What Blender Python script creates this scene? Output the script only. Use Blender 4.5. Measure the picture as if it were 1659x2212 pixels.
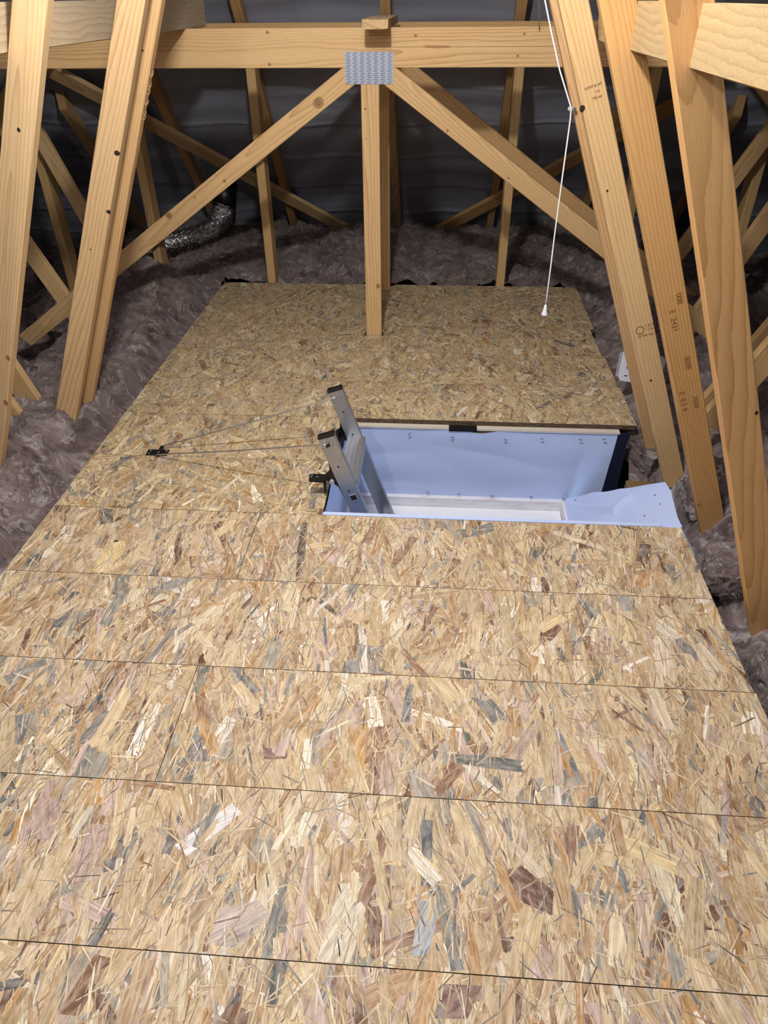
import bpy, bmesh, math, random
from mathutils import Vector, Matrix, noise

random.seed(7)
for o in list(bpy.data.objects):
    bpy.data.objects.remove(o)
sc = bpy.context.scene
COL = sc.collection
R = math.radians

# ------------------------------------------------------------------ camera, world, lamps, exposure
EYE = Vector((0.0, 0.0, 1.36))
PITCH, YAW, ROLL, FPX = 0.632710, 0.0751764, -0.00936989, 1523.912
fw = Vector((-math.sin(YAW) * math.cos(PITCH), math.cos(YAW) * math.cos(PITCH), -math.sin(PITCH)))
rt = Vector((math.cos(YAW), math.sin(YAW), 0))
up = rt.cross(fw)
rt2 = rt * math.cos(ROLL) + up * math.sin(ROLL)
up2 = -rt * math.sin(ROLL) + up * math.cos(ROLL)
cam = bpy.data.cameras.new('camera')
cam.sensor_fit = 'VERTICAL'
cam.sensor_height = 36.0
cam.lens = FPX / 2212.0 * 36.0
cam.clip_start = 0.02
cam_o = bpy.data.objects.new('camera', cam)
COL.objects.link(cam_o)
M3 = Matrix((rt2, up2, -fw)).transposed()
cam_o.matrix_world = Matrix.Translation(EYE) @ M3.to_4x4()
sc.camera = cam_o

world = bpy.data.worlds.new('world')
sc.world = world
world.use_nodes = True
world.node_tree.nodes['Background'].inputs[0].default_value = (0.8, 0.88, 1.0, 1)
world.node_tree.nodes['Background'].inputs[1].default_value = 0.004


def lamp(name, kind, loc, energy, color, size):
    l = bpy.data.lights.new(name, kind)
    l.energy = energy
    l.color = color
    if kind == 'POINT':
        l.shadow_soft_size = size
    else:
        l.size = size
    o = bpy.data.objects.new(name, l)
    COL.objects.link(o)
    o.location = loc
    return o


lamp('ridge_bulb', 'POINT', (-0.25, 1.36, 2.05), 112, (1.0, 0.96, 0.90), 0.05)
lamp('ridge_bulb', 'POINT', (-0.75, -0.35, 1.92), 36, (1.0, 0.96, 0.90), 0.05)
hl = lamp('landing_light', 'AREA', (0.2, 2.1, -1.9), 48, (0.62, 0.78, 1.0), 0.6)
hl.rotation_euler = (R(180), 0, 0)
sc.view_settings.view_transform = 'Standard'
sc.view_settings.look = 'None'
sc.view_settings.exposure = 0.10
sc.view_settings.gamma = 1.0
sc.view_settings.use_curve_mapping = False

# ------------------------------------------------------------------ helpers


def lin(c):
    return tuple(((v / 255) / 12.92 if v / 255 <= 0.04045 else ((v / 255 + 0.055) / 1.055) ** 2.4) for v in c)


def tag(o, label=None, cat=None, group=None, kind=None):
    if label: o['label'] = label
    if cat: o['category'] = cat
    if group: o['group'] = group
    if kind: o['kind'] = kind
    return o


def thing(name, loc, label, cat, group=None):
    o = bpy.data.objects.new(name, None)
    o.empty_display_size = 0.05
    COL.objects.link(o)
    o.location = loc
    return tag(o, label, cat, group)


def link(name, me, mats, parent=None, smooth=False):
    if not isinstance(mats, (list, tuple)): mats = [mats]
    for m in mats: me.materials.append(m)
    o = bpy.data.objects.new(name, me)
    COL.objects.link(o)
    if parent:
        o.parent = parent
        o.matrix_parent_inverse = Matrix.Translation(parent.location).inverted()
    if smooth:
        me.polygons.foreach_set('use_smooth', [True] * len(me.polygons))
    return o


def from_bm(name, bm, mats, parent=None, smooth=False):
    bmesh.ops.recalc_face_normals(bm, faces=bm.faces)
    me = bpy.data.meshes.new(name)
    bm.to_mesh(me)
    bm.free()
    return link(name, me, mats, parent, smooth)


def add_box(bm, lo, hi, M=None, mi=0):
    vs = [bm.verts.new((x, y, z)) for x in (lo[0], hi[0]) for y in (lo[1], hi[1]) for z in (lo[2], hi[2])]
    if M is not None:
        for v in vs: v.co = M @ v.co
    fs = []
    for q in ((0, 1, 3, 2), (4, 6, 7, 5), (0, 4, 5, 1), (2, 3, 7, 6), (0, 2, 6, 4), (1, 5, 7, 3)):
        f = bm.faces.new([vs[i] for i in q]); f.material_index = mi; fs.append(f)
    return vs, fs


def bevel(bm, w, seg=1, edges=None):
    bmesh.ops.recalc_face_normals(bm, faces=bm.faces)
    es = edges if edges else [e for e in bm.edges if e.is_manifold and e.calc_face_angle(0) > 0.5]
    bmesh.ops.bevel(bm, geom=es, offset=w, segments=seg, affect='EDGES', profile=0.5)


def add_tube(bm, pts, radii, n=12, cap=True, mi=0):
    pts = [Vector(p) for p in pts]
    if not isinstance(radii, (list, tuple)): radii = [radii] * len(pts)
    rings = []
    ref = None
    for i, p in enumerate(pts):
        d = (pts[min(i + 1, len(pts) - 1)] - pts[max(i - 1, 0)]).normalized()
        if ref is None:
            ref = d.orthogonal().normalized()
        ref = (ref - d * ref.dot(d)).normalized()
        b = d.cross(ref)
        rings.append([bm.verts.new(p + (ref * math.cos(t) + b * math.sin(t)) * radii[i]) for t in [2 * math.pi * k / n for k in range(n)]])
    for a, b in zip(rings, rings[1:]):
        for k in range(n):
            f = bm.faces.new((a[k], a[(k + 1) % n], b[(k + 1) % n], b[k])); f.material_index = mi; f.smooth = True
    if cap:
        for r_ in (rings[0][::-1], rings[-1]):
            f = bm.faces.new(r_); f.material_index = mi
    return rings


def add_prism(bm, poly, axis_y0, axis_y1, mi=0):
    """polygon in the x-z plane extruded along y"""
    a = [bm.verts.new((x, axis_y0, z)) for x, z in poly]
    b = [bm.verts.new((x, axis_y1, z)) for x, z in poly]
    n = len(poly)
    bm.faces.new(a).material_index = mi
    bm.faces.new(b[::-1]).material_index = mi
    for i in range(n):
        bm.faces.new((a[i], b[i], b[(i + 1) % n], a[(i + 1) % n])).material_index = mi


# ------------------------------------------------------------------ materials


class NT:
    def __init__(s, name):
        s.m = bpy.data.materials.new(name); s.m.use_nodes = True
        s.t = s.m.node_tree; s.n = s.t.nodes; s.b = s.n['Principled BSDF']

    def new(s, ty, **kw):
        n = s.n.new(ty)
        for k, v in kw.items(): setattr(n, k, v)
        return n

    def set(s, sock, v):
        if isinstance(v, bpy.types.NodeSocket): s.t.links.new(v, sock)
        else: sock.default_value = v

    def math(s, op, a, b=0.0, c=0.0):
        n = s.new('ShaderNodeMath', operation=op)
        for i, v in enumerate((a, b, c)): s.set(n.inputs[i], v)
        return n.outputs[0]

    def vmul(s, v, k):
        n = s.new('ShaderNodeVectorMath', operation='MULTIPLY')
        s.set(n.inputs[0], v); s.set(n.inputs[1], k); return n.outputs[0]

    def vadd(s, v, k):
        n = s.new('ShaderNodeVectorMath', operation='ADD')
        s.set(n.inputs[0], v); s.set(n.inputs[1], k); return n.outputs[0]

    def noise(s, v, scale, detail=3, rough=0.55, dist=0.0, out=0):
        n = s.new('ShaderNodeTexNoise')
        if v is not None: s.set(n.inputs['Vector'], v)
        n.inputs['Scale'].default_value = scale; n.inputs['Detail'].default_value = detail
        n.inputs['Roughness'].default_value = rough; n.inputs['Distortion'].default_value = dist
        return n.outputs[out]

    def mix(s, f, a, b, mode='MIX'):
        n = s.new('ShaderNodeMix', data_type='RGBA', blend_type=mode)
        s.set(n.inputs[0], f); s.set(n.inputs[6], a); s.set(n.inputs[7], b); return n.outputs[2]

    def ramp(s, f, stops):
        n = s.new('ShaderNodeValToRGB'); e = n.color_ramp.elements
        while len(e) < len(stops): e.new(0.5)
        for i, (p, c) in enumerate(stops):
            e[i].position = p; e[i].color = c if len(c) == 4 else (*c, 1)
        s.set(n.inputs[0], f); return n.outputs[0]

    def bump(s, h, strength, dist=0.002):
        n = s.new('ShaderNodeBump'); n.inputs['Strength'].default_value = strength; n.inputs['Distance'].default_value = dist
        s.set(n.inputs['Height'], h); s.t.links.new(n.outputs[0], s.b.inputs['Normal'])

    def base(s, c, rough=0.6, metal=0.0, spec=0.5):
        s.set(s.b.inputs['Base Color'], c if isinstance(c, bpy.types.NodeSocket) or len(c) == 4 else (*c, 1))
        s.set(s.b.inputs['Roughness'], rough); s.set(s.b.inputs['Metallic'], metal)
        s.b.inputs['Specular IOR Level'].default_value = spec


def plain(name, rgb, rough=0.5, metal=0.0, var=0.12, scale=30):
    t = NT(name)
    tc = t.new('ShaderNodeTexCoord')
    n = t.noise(tc.outputs['Object'], scale, 4)
    k = t.math('MULTIPLY_ADD', n, 2 * var, 1 - var)
    c = t.mix(1.0, (*lin(rgb), 1), k, 'MULTIPLY')
    t.base(c, rough, metal)
    return t.m


def make_wood():
    t = NT('pine_timber')
    at = t.new('ShaderNodeAttribute', attribute_name='gc').outputs['Vector']
    w = t.noise(t.vmul(at, (9, 9, 1.6)), 1.0, 2, 0.5, 0, 1)
    w = t.vmul(t.vadd(w, (-.5, -.5, -.5)), (0.030, 0.030, 0))
    q = t.vadd(at, w)
    fine = t.noise(t.vmul(at, (60, 60, 9)), 1.0, 3, 0.6, 0, 1)
    q = t.vadd(q, t.vmul(t.vadd(fine, (-.5, -.5, -.5)), (0.003, 0.003, 0)))
    sx = t.new('ShaderNodeSeparateXYZ'); t.set(sx.inputs[0], q)
    r = t.math('SQRT', t.math('ADD', t.math('MULTIPLY', sx.outputs[0], sx.outputs[0]), t.math('MULTIPLY', sx.outputs[1], sx.outputs[1])))
    ph = t.math('FRACT', t.math('MULTIPLY', r, 125))
    late = t.math('POWER', ph, 2.6)
    fib = t.noise(t.vmul(at, (700, 700, 14)), 1.0, 2)
    big = t.noise(t.vmul(at, (7, 7, 1.2)), 1.0, 3)
    oi = t.new('ShaderNodeObjectInfo')
    c = t.mix(t.math('MULTIPLY', late, 0.78), (0.70, 0.515, 0.305, 1), (0.40, 0.225, 0.09, 1))
    c = t.mix(t.math('MULTIPLY_ADD', big, 1.6, -0.55), c, (0.74, 0.57, 0.36, 1))
    c = t.mix(1.0, c, t.math('MULTIPLY_ADD', fib, 0.36, 0.82), 'MULTIPLY')
    c = t.mix(1.0, c, oi.outputs['Color'], 'MULTIPLY')
    t.base(c, 0.62, 0, 0.3)
    t.bump(t.math('MULTIPLY_ADD', fib, 0.6, t.math('MULTIPLY', late, -0.3)), 0.35, 0.0012)
    return t.m


def make_rough_wood():
    t = NT('rough_sawn_timber')
    at = t.new('ShaderNodeAttribute', attribute_name='gc').outputs['Vector']
    w = t.vmul(t.vadd(t.noise(t.vmul(at, (7, 7, 2.2)), 1, 3, .5, 0, 1), (-.5, -.5, -.5)), (0.09, 0.09, 0))
    sx = t.new('ShaderNodeSeparateXYZ'); t.set(sx.inputs[0], t.vadd(at, w))
    r = t.math('SQRT', t.math('ADD', t.math('MULTIPLY', sx.outputs[0], sx.outputs[0]), t.math('MULTIPLY', sx.outputs[1], sx.outputs[1])))
    ph = t.math('POWER', t.math('FRACT', t.math('MULTIPLY', r, 70)), 2.2)
    oi = t.new('ShaderNodeObjectInfo')
    g = t.noise(t.vmul(at, (5, 5, 1.5)), 1, 3)
    saw = t.noise(t.vmul(at, (150, 150, 260)), 1, 4, .7)
    c = t.mix(t.math('MULTIPLY', ph, .42), (0.56, 0.44, 0.28, 1), (0.24, 0.175, 0.11, 1))
    c = t.mix(t.math('MULTIPLY_ADD', g, 2.4, -1.0), c, (0.42, 0.36, 0.27, 1))
    c = t.mix(1.0, c, t.math('MULTIPLY_ADD', saw, 0.7, 0.66), 'MULTIPLY')
    c = t.mix(1.0, c, oi.outputs['Color'], 'MULTIPLY')
    t.base(c, 0.85, 0, 0.2)
    t.bump(saw, 0.6, 0.002)
    return t.m


def make_strand():
    t = NT('osb_strand')
    col = t.new('ShaderNodeAttribute', attribute_name='strand').outputs['Color']
    uv = t.new('ShaderNodeUVMap', uv_map='grain').outputs[0]
    a = t.noise(t.vmul(uv, (560, 10, 1)), 1.0, 4, 0.65)
    ls = t.noise(t.vmul(uv, (150, 2.5, 1)), 1.0, 2, 0.5)
    b = t.noise(t.vmul(uv, (75, 26, 1)), 1.0, 4, 0.65)
    c = t.mix(1.0, col, t.math('MULTIPLY_ADD', a, 2.5, -0.25), 'MULTIPLY')
    c = t.mix(1.0, c, t.math('MULTIPLY_ADD', b, 1.1, 0.45), 'MULTIPLY')
    c = t.mix(1.0, c, t.math('MULTIPLY_ADD', ls, 1.1, 0.45), 'MULTIPLY')
    sp = t.noise(t.vmul(uv, (260, 70, 1)), 1.0, 2, 0.5)
    c = t.mix(t.math('MULTIPLY', t.math('GREATER_THAN', sp, 0.70), 0.55), c, (0.11, 0.075, 0.05, 1))
    c = t.mix(t.math('MULTIPLY_ADD', b, 1.6, -0.68), c, (0.62, 0.55, 0.46, 1))
    t.base(c, 0.58, 0, 0.35)
    t.bump(a, 0.25, 0.001)
    return t.m


def make_osb_core():
    t = NT('osb_core')
    tc = t.new('ShaderNodeTexCoord').outputs['Object']
    n = t.noise(t.vmul(tc, (40, 40, 200)), 1, 4, .65)
    t.base(t.ramp(n, [(0.3, (0.03, 0.018, 0.010)), (0.5, (0.085, 0.055, 0.032)), (0.7, (0.19, 0.13, 0.075))]), 0.8)
    return t.m


def make_wool():
    t = NT('mineral_wool')
    tc = t.new('ShaderNodeTexCoord').outputs['Object']
    w = t.vmul(t.vadd(t.noise(tc, 5, 3, .55, 0, 1), (-.5, -.5, -.5)), (0.30, 0.30, 0.30))
    q = t.vadd(tc, w)
    big = t.noise(q, 9, 5, .62, .6)
    st = t.noise(t.vmul(q, (1.0, 1.0, 1.6)), 13, 8, .70, .9)
    c = t.ramp(big, [(0.32, (0.075, 0.051, 0.048)), (0.50, (0.175, 0.132, 0.126)), (0.68, (0.29, 0.235, 0.225))])
    c = t.mix(t.math('MULTIPLY_ADD', st, 4.0, -2.05), c, (0.58, 0.53, 0.51, 1))
    dk = t.noise(q, 17, 5, .7, .8)
    c = t.mix(t.math('MULTIPLY_ADD', dk, -3.6, 1.48), c, (0.045, 0.029, 0.028, 1))
    t.base(c, 0.95, 0, 0.1)
    t.b.inputs['Sheen Weight'].default_value = 0.15
    t.bump(st, 0.8, 0.010)
    return t.m


def make_membrane(name, c0, c1, rough, bumpk):
    t = NT(name)
    tc = t.new('ShaderNodeTexCoord').outputs['Object']
    n = t.noise(tc, 6, 4, .6)
    c = t.mix(n, (*c0, 1), (*c1, 1))
    t.base(c, rough, 0, 0.4)
    t.bump(t.noise(tc, 420, 2), bumpk, 0.001)
    return t.m


def make_alu():
    t = NT('brushed_aluminium')
    tc = t.new('ShaderNodeTexCoord').outputs['Object']
    n = t.noise(t.vmul(tc, (40, 900, 40)), 1, 2)
    t.base(t.mix(n, (0.38, 0.40, 0.43, 1), (0.52, 0.54, 0.575, 1)), 0.42, 0.85)
    return t.m


WOOD = make_wood()
ROUGH = make_rough_wood()
STRAND = make_strand()
CORE = make_osb_core()
FINES = plain('osb_fines', (176, 146, 106), 0.8, 0, .35, 160)
WOOL = make_wool()
FIBRE_L = plain('wool_fibre_pale', (170, 158, 154), 0.9)
FIBRE_D = plain('wool_fibre_mauve', (104, 88, 86), 0.9)
FELT = make_membrane('roof_underlay_felt', (0.25, 0.27, 0.345), (0.33, 0.35, 0.43), 0.55, 0.3)
LINING = make_membrane('white_breather_membrane', (0.49, 0.60, 0.90), (0.57, 0.67, 0.94), 0.6, 0.25)
NAVY = plain('navy_membrane_back', (22, 26, 52), 0.5)
ALU = make_alu()
ZINC = plain('galvanised_steel', (172, 180, 198), 0.45, 0.35, 0.06, 60)
ROD = plain('plated_steel_rod', (205, 205, 205), 0.25, 0.9)
BLACK = plain('black_plastic', (16, 16, 18), 0.4)
BLACKM = plain('black_painted_steel', (24, 26, 28), 0.35, 0.2)
SCREW = plain('bright_screw', (215, 218, 222), 0.3, 0.8)
WHITEP = plain('white_plastic', (238, 240, 246), 0.35, 0, 0.03)
WHITEM = plain('white_painted_steel', (214, 216, 228), 0.4, 0, 0.04)
CREAM = plain('cream_edge_strip', (214, 205, 190), 0.5, 0, .08)
CORD = plain('white_cord', (240, 240, 240), 0.7, 0, 0.08, 300)
JUTE = plain('jute_twine', (150, 112, 70), 0.9)
HOLE = plain('knot_hole_dark', (34, 22, 16), 0.9)
INK = plain('stamp_ink', (84, 58, 38), 0.9)
INKB = plain('brown_stamp_ink', (128, 84, 42), 0.9)
SHAVE = plain('wood_shaving', (226, 196, 146), 0.8)
STAPLE = plain('steel_staple', (120, 126, 150), 0.35, 0.8)
BOARD = plain('plasterboard', (150, 146, 140), 0.9)
BLOCKW = plain('blockwork', (120, 116, 112), 0.95)


def make_knot():
    t = NT('pine_knot')
    g = t.new('ShaderNodeTexCoord').outputs['Generated']
    d = t.new('ShaderNodeVectorMath', operation='DISTANCE')
    w = t.vmul(t.vadd(t.noise(g, 4, 2, .5, 0, 1), (-.5, -.5, -.5)), (.25, .25, .25))
    t.set(d.inputs[0], t.vmul(t.vadd(g, w), (1, 0, 1))); d.inputs[1].default_value = (.5, 0, .5)
    t.base(t.ramp(d.outputs['Value'], [(0.0, (0.20, 0.10, 0.04)), (0.16, (0.36, 0.20, 0.085)), (0.22, (0.22, 0.11, 0.04)), (0.32, (0.42, 0.25, 0.11)), (0.40, (0.34, 0.18, 0.07)), (0.5, (0.50, 0.31, 0.14))]), 0.6)
    return t.m


KNOT = make_knot()


def make_foil():
    t = NT('aluminium_foil')
    tc = t.new('ShaderNodeTexCoord').outputs['Object']
    t.base((0.80, 0.81, 0.84), 0.17, 1.0)
    t.bump(t.noise(tc, 45, 3, .6, 1.0), 0.8, 0.012)
    return t.m


FOIL = make_foil()

# ------------------------------------------------------------------ timber builder


def grain(me, origin, along, across, seed):
    """store the coordinates of the log each piece was sawn from"""
    rnd = random.Random(seed)
    third = along.cross(across)
    po, pb = rnd.uniform(-.02, .02), rnd.choice((-1, 1)) * rnd.uniform(.02, .075)
    s1, s2 = rnd.uniform(-.02, .02), rnd.uniform(-.045, .045)
    oc = rnd.uniform(0, 20)
    at = me.attributes.new('gc', 'FLOAT_VECTOR', 'POINT')
    buf = []
    for v in me.vertices:
        d = v.co - origin
        c = d.dot(along); a = d.dot(across); b = d.dot(third)
        buf += (a + po + s1 * c, b + pb + s2 * c, c + oc)
    at.data.foreach_set('vector', buf)


def split_long(bm, along, step=0.25):
    """cuts across the length so the stored grain stays smooth"""
    ds = [v.co.dot(along) for v in bm.verts]
    lo, hi = min(ds), max(ds)
    k = lo + step
    while k < hi - 0.05:
        bmesh.ops.bisect_plane(bm, geom=bm.verts[:] + bm.edges[:] + bm.faces[:], plane_co=along * k, plane_no=along)
        k += step


def timber(name, poly, y0, y1, parent=None, tint=(1, 1, 1), along=None, mat=None, bw=0.0022):
    """a sawn member: outline in the x-z plane, thickness along y"""
    bm = bmesh.new()
    add_prism(bm, poly, y0, y1)
    bevel(bm, bw)
    if along is None:
        # longest edge gives the direction of the grain
        best = max(range(len(poly)), key=lambda i: (Vector(poly[i]) - Vector(poly[i - 1])).length)
        d = Vector(poly[best]) - Vector(poly[best - 1])
        along = Vector((d.x, 0, d.y)).normalized()
    o = from_bm(name, bm, mat or WOOD, parent)
    grain(o.data, Vector((poly[0][0], y0, poly[0][1])), along, along.cross(Vector((0, 1, 0))), int(abs(poly[0][0] * 7919 + poly[0][1] * 104729 + y0 * 1299709)) % 99991)
    o.color = (*tint, 1)
    return o


def slab(name, lo, hi, axis, parent=None, tint=(1, 1, 1), mat=None, bw=0.003, jag=None):
    bm = bmesh.new()
    add_box(bm, lo, hi)
    bevel(bm, bw)
    o = from_bm(name, bm, mat or WOOD, parent)
    al = Vector((axis == 'x', axis == 'y', axis == 'z'))
    ac = Vector((0, 1, 0)) if axis == 'x' else Vector((1, 0, 0))
    grain(o.data, Vector(lo), al, ac, int(abs(lo[0] * 7919 + lo[1] * 1299 + lo[2] * 331) * 10) % 9973)
    o.color = (*tint, 1)
    return o


def quad(top, bot, zt, zb):
    return [(top[0], zt), (top[1], zt), (bot[1], zb), (bot[0], zb)]


def stick(xa, za, xb, zb, w):
    d = Vector((xb - xa, zb - za)).normalized(); n = Vector((-d.y, d.x)) * w / 2
    a, b = Vector((xa, za)), Vector((xb, zb))
    return [tuple(a + n), tuple(b + n), tuple(b - n), tuple(a - n)]


def spot(name, x, z, y, rx, rz, mat, parent, ang=0.0, n=18):
    """round mark let into a timber face"""
    bm = bmesh.new()
    c, s = math.cos(ang), math.sin(ang)
    rim = []
    for k in range(n):
        t = 2 * math.pi * k / n
        w = 1 + 0.05 * math.sin(3 * t + x * 50)
        px, pz = rx * w * math.cos(t), rz * w * math.sin(t)
        rim.append(bm.verts.new((x + px * c - pz * s, y - 0.0004, z + px * s + pz * c)))
    back = [bm.verts.new(v.co + Vector((0, 0.0003, 0))) for v in rim]
    bm.faces.new(rim); bm.faces.new(back[::-1])
    for k in range(n):
        bm.faces.new((rim[k], back[k], back[(k + 1) % n], rim[(k + 1) % n]))
    return from_bm(name, bm, mat, parent)


def stamp(lines, x, z, y, size, ang, mat, parent, name='ink_stamp'):
    """printed grading mark on a timber face looking towards -y"""
    cu = bpy.data.curves.new(name, 'FONT')
    cu.body = lines
    cu.size = size
    cu.align_x = 'CENTER'; cu.align_y = 'CENTER'
    cu.space_line = 0.85
    tmp = bpy.data.objects.new('tmp', cu)
    COL.objects.link(tmp)
    dg = bpy.context.evaluated_depsgraph_get()
    me = bpy.data.meshes.new_from_object(tmp.evaluated_get(dg))
    bpy.data.objects.remove(tmp)
    M = Matrix.Translation((x, y - 0.0005, z)) @ Matrix.Rotation(-ang, 4, 'Y') @ Matrix.Rotation(R(90), 4, 'X')
    me.transform(M)
    me.materials.clear()
    return link(name, me, mat, parent)


# ------------------------------------------------------------------ roof shell
XC, RIDGE, SL = -0.29, 2.75, 0.9
HIP0 = 5.45          # z = HIP0 - y on the hip slope


def sheet(name, fn, nu, nv, mat, smooth=True):
    vs = [fn(i / nu, j / nv) for j in range(nv + 1) for i in range(nu + 1)]
    fs = [(j * (nu + 1) + i, j * (nu + 1) + i + 1, (j + 1) * (nu + 1) + i + 1, (j + 1) * (nu + 1) + i) for j in range(nv) for i in range(nu)]
    me = bpy.data.meshes.new(name)
    me.from_pydata(vs, [], fs)
    return link(name, me, mat, None, smooth)


def hip_half(z):
    return (RIDGE - z) / SL


def sag(x, s):
    lap = (s * 3.4) % 1.0
    w = 0.016 * noise.noise(Vector((x * 0.9, s * 8, 3.1))) + 0.0025 * noise.noise(Vector((x * 1.6, s * 26, 1.7)))
    w += 0.014 * math.exp(-((lap - .5) / .05) ** 2) * (0.6 + .6 * noise.noise(Vector((x * .7, round(s * 3.4) * 5.3, 0))))
    droop = 0.012 * math.cos((x - 0.36) / 0.64 * 2 * math.pi)
    return w + droop


def hip_fn(u, v):
    z = RIDGE - v * (RIDGE + 0.34)
    hw = hip_half(z) + 0.05
    x = XC - hw + 2 * hw * u
    y = HIP0 - z
    k = sag(x, v * 4.3) - 0.004
    return (x, y - k * 0.7, z - k * 0.7)


f = sheet('ceiling', hip_fn, 150, 330, FELT)
tag(f, kind='structure')
for s, nm in ((-1, 'ceiling.001'), (1, 'ceiling.002')):
    def side(u, v, s=s):
        z = RIDGE - v * (RIDGE + 0.34)
        y = -1.6 + (HIP0 - z + 1.6) * u
        k = 0.012 * noise.noise(Vector((y * .9, v * 20, s * 4)))
        return (XC + s * (hip_half(z) + k), y, z + k)
    tag(sheet(nm, side, 60, 60, FELT), kind='structure')
bm = bmesh.new()
add_box(bm, (-3.9, -1.7, -0.5), (3.3, -1.6, 2.9))
tag(from_bm('wall_back', bm, BLOCKW), kind='structure')
# plasterboard ceiling of the rooms below, with the hatch opening left out
bm = bmesh.new()
for lo, hi in (((-3.9, -1.6), (-0.35, 5.9)), ((0.60, -1.6), (3.3, 5.9)), ((-0.35, -1.6), (0.60, 1.80)), ((-0.35, 2.50), (0.60, 5.9))):
    add_box(bm, (lo[0], lo[1], -0.46), (hi[0], hi[1], -0.43))
tag(from_bm('floor', bm, BOARD), kind='structure')

# jack rafters on the hip slope
JACK = [(-2.16, -2.21, 'outermost on the left'), (-1.55, -1.63, 'leaning behind the pale double web on the left'), (-0.95, -1.06, 'running down behind the left slender post'),
        (-0.27, -0.285, 'directly behind the centre posts'), (0.343, 0.385, 'behind the right slender post'), (0.98, 1.0, 'hidden mostly by the ring-stamped web'), (1.62, 1.645, 'outermost on the right')]
for xt, xb, where in JACK:
    def zat(y): return HIP0 - y - 0.02
    ztop = min(1.95, RIDGE - abs(xt - XC) * SL - 0.10)
    y_t, y_b = HIP0 - ztop, 5.70
    bm = bmesh.new()
    hw = 0.024
    vs = []
    for (y, x) in ((y_t, xt), (y_b, xb)):
        for dx, dz in ((-hw, 0), (hw, 0), (hw, -0.105), (-hw, -0.105)):
            vs.append(bm.verts.new((x + dx, y, zat(y) + dz)))
    for q in ((0, 1, 2, 3), (7, 6, 5, 4), (0, 4, 5, 1), (1, 5, 6, 2), (2, 6, 7, 3), (3, 7, 4, 0)):
        bm.faces.new([vs[i] for i in q])
    bevel(bm, 0.002)
    o = from_bm('jack_rafter', bm, WOOD)
    grain(o.data, Vector((xt, y_t, ztop)), Vector((0, .707, -.707)), Vector((1, 0, 0)), int(xt * 1000) % 997)
    o.color = (0.72, 0.60, 0.46, 1)
    tag(o, 'dark sloping hip rafter under grey felt, ' + where, 'rafter', 'jack rafters under the hip felt')

# long diagonal braces nailed under the jack rafters
for (xa, ya), (xb, yb), lab, tint in (((-2.10, 4.23), (-0.50, 5.44), 'long wooden diagonal brace falling from upper left towards the centre behind the posts', (0.92, 0.86, 0.74)),
                                      ((-0.09, 5.40), (1.36, 4.36), 'darker wooden diagonal brace rising to the right behind the posts', (0.72, 0.58, 0.42))):
    bm = bmesh.new()
    def bz(y): return HIP0 - y - 0.128
    a, b = Vector((xa, ya, bz(ya))), Vector((xb, yb, bz(yb)))
    d = (b - a).normalized(); nrm = Vector((0, .707, .707)); wv = d.cross(nrm).normalized()
    vs = [bm.verts.new(p + wv * sw * 0.046 + nrm * sn) for p in (a, b) for sw, sn in ((-1, 0), (1, 0), (1, -0.028), (-1, -0.028))]
    for q in ((0, 1, 2, 3), (7, 6, 5, 4), (0, 4, 5, 1), (1, 5, 6, 2), (2, 6, 7, 3), (3, 7, 4, 0)):
        bm.faces.new([vs[i] for i in q])
    bevel(bm, 0.002)
    o = from_bm('diagonal_brace', bm, WOOD)
    grain(o.data, a, d, wv, int(xa * 900) % 991)
    o.color = (*tint, 1)
    tag(o, lab, 'brace', 'diagonal braces under the hip rafters')

# ------------------------------------------------------------------ trusses
T = 0.035


def top_chords(t, y, z_hi, tint):
    for s in (-1, 1):
        xa = XC + s * ((RIDGE - z_hi) / SL - 0.10)
        xb = XC + s * ((RIDGE + 0.2) / SL - 0.10)
        timber('rafter', stick(xa, z_hi, xb, -0.2, 0.10), y, y + T, t, tint)


# nearest truss: only its broad right web enters the picture
t = thing('roof_truss', (XC, 1.43, 0), 'nearest timber roof truss, its broad wavy-grained web standing at the right edge', 'roof truss', 'roof trusses beside the boarding')
top_chords(t, 1.43, 2.45, (.9, .8, .66))
w = timber('diagonal_web', quad((0.117, 0.196), (1.052, 1.140), 1.95, -0.45), 1.43, 1.43 + T, t, (1.10, 0.88, 0.62))
timber('diagonal_web', quad((-0.80, -0.715), (-1.64, -1.555), 1.95, -0.25), 1.43, 1.43 + T, t, (1, .95, .85))
spot('knot', 0.714, 0.614, 1.43, .0035, .0045, HOLE, w)

t = thing('roof_truss', (XC, 1.90, 0), 'second roof truss, left web cut by the left edge, right web printed with faint digits', 'roof truss', 'roof trusses beside the boarding')
top_chords(t, 1.90, 2.45, (.9, .8, .66))
w = timber('diagonal_web', quad((-0.740, -0.657), (-1.642, -1.556), 1.9, -0.2), 1.90, 1.90 + T, t, (1.0, 0.95, 0.86))
for kx, kz, r_ in ((-1.041, 1.097, .004), (-1.272, .488, .007), (-1.330, .336, .008)): spot('knot', kx, kz, 1.90, r_, r_ * 1.3, KNOT if r_ > .005 else HOLE, w)
w = timber('diagonal_web', quad((0.108, 0.188), (1.013, 1.097), 1.9, -0.35), 1.90, 1.90 + T, t, (0.78, 0.60, 0.39))
ANG2 = math.atan2(-2.1, 0.851)
stamp('E  2431', 0.650, 0.640, 1.90, 0.021, ANG2, INKB, w)
stamp('008', 0.650, 0.702, 1.90, 0.021, ANG2, INKB, w)
stamp('0008', 0.715, 0.520, 1.90, 0.021, ANG2, INKB, w)
stamp('E  0 5 4', 0.733, 0.400, 1.90, 0.021, ANG2, INKB, w)
stamp('2000', 0.768, 0.400, 1.90, 0.021, ANG2, INKB, w)
spot('knot', 0.869, 0.035, 1.90, .007, .006, KNOT, w)

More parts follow.
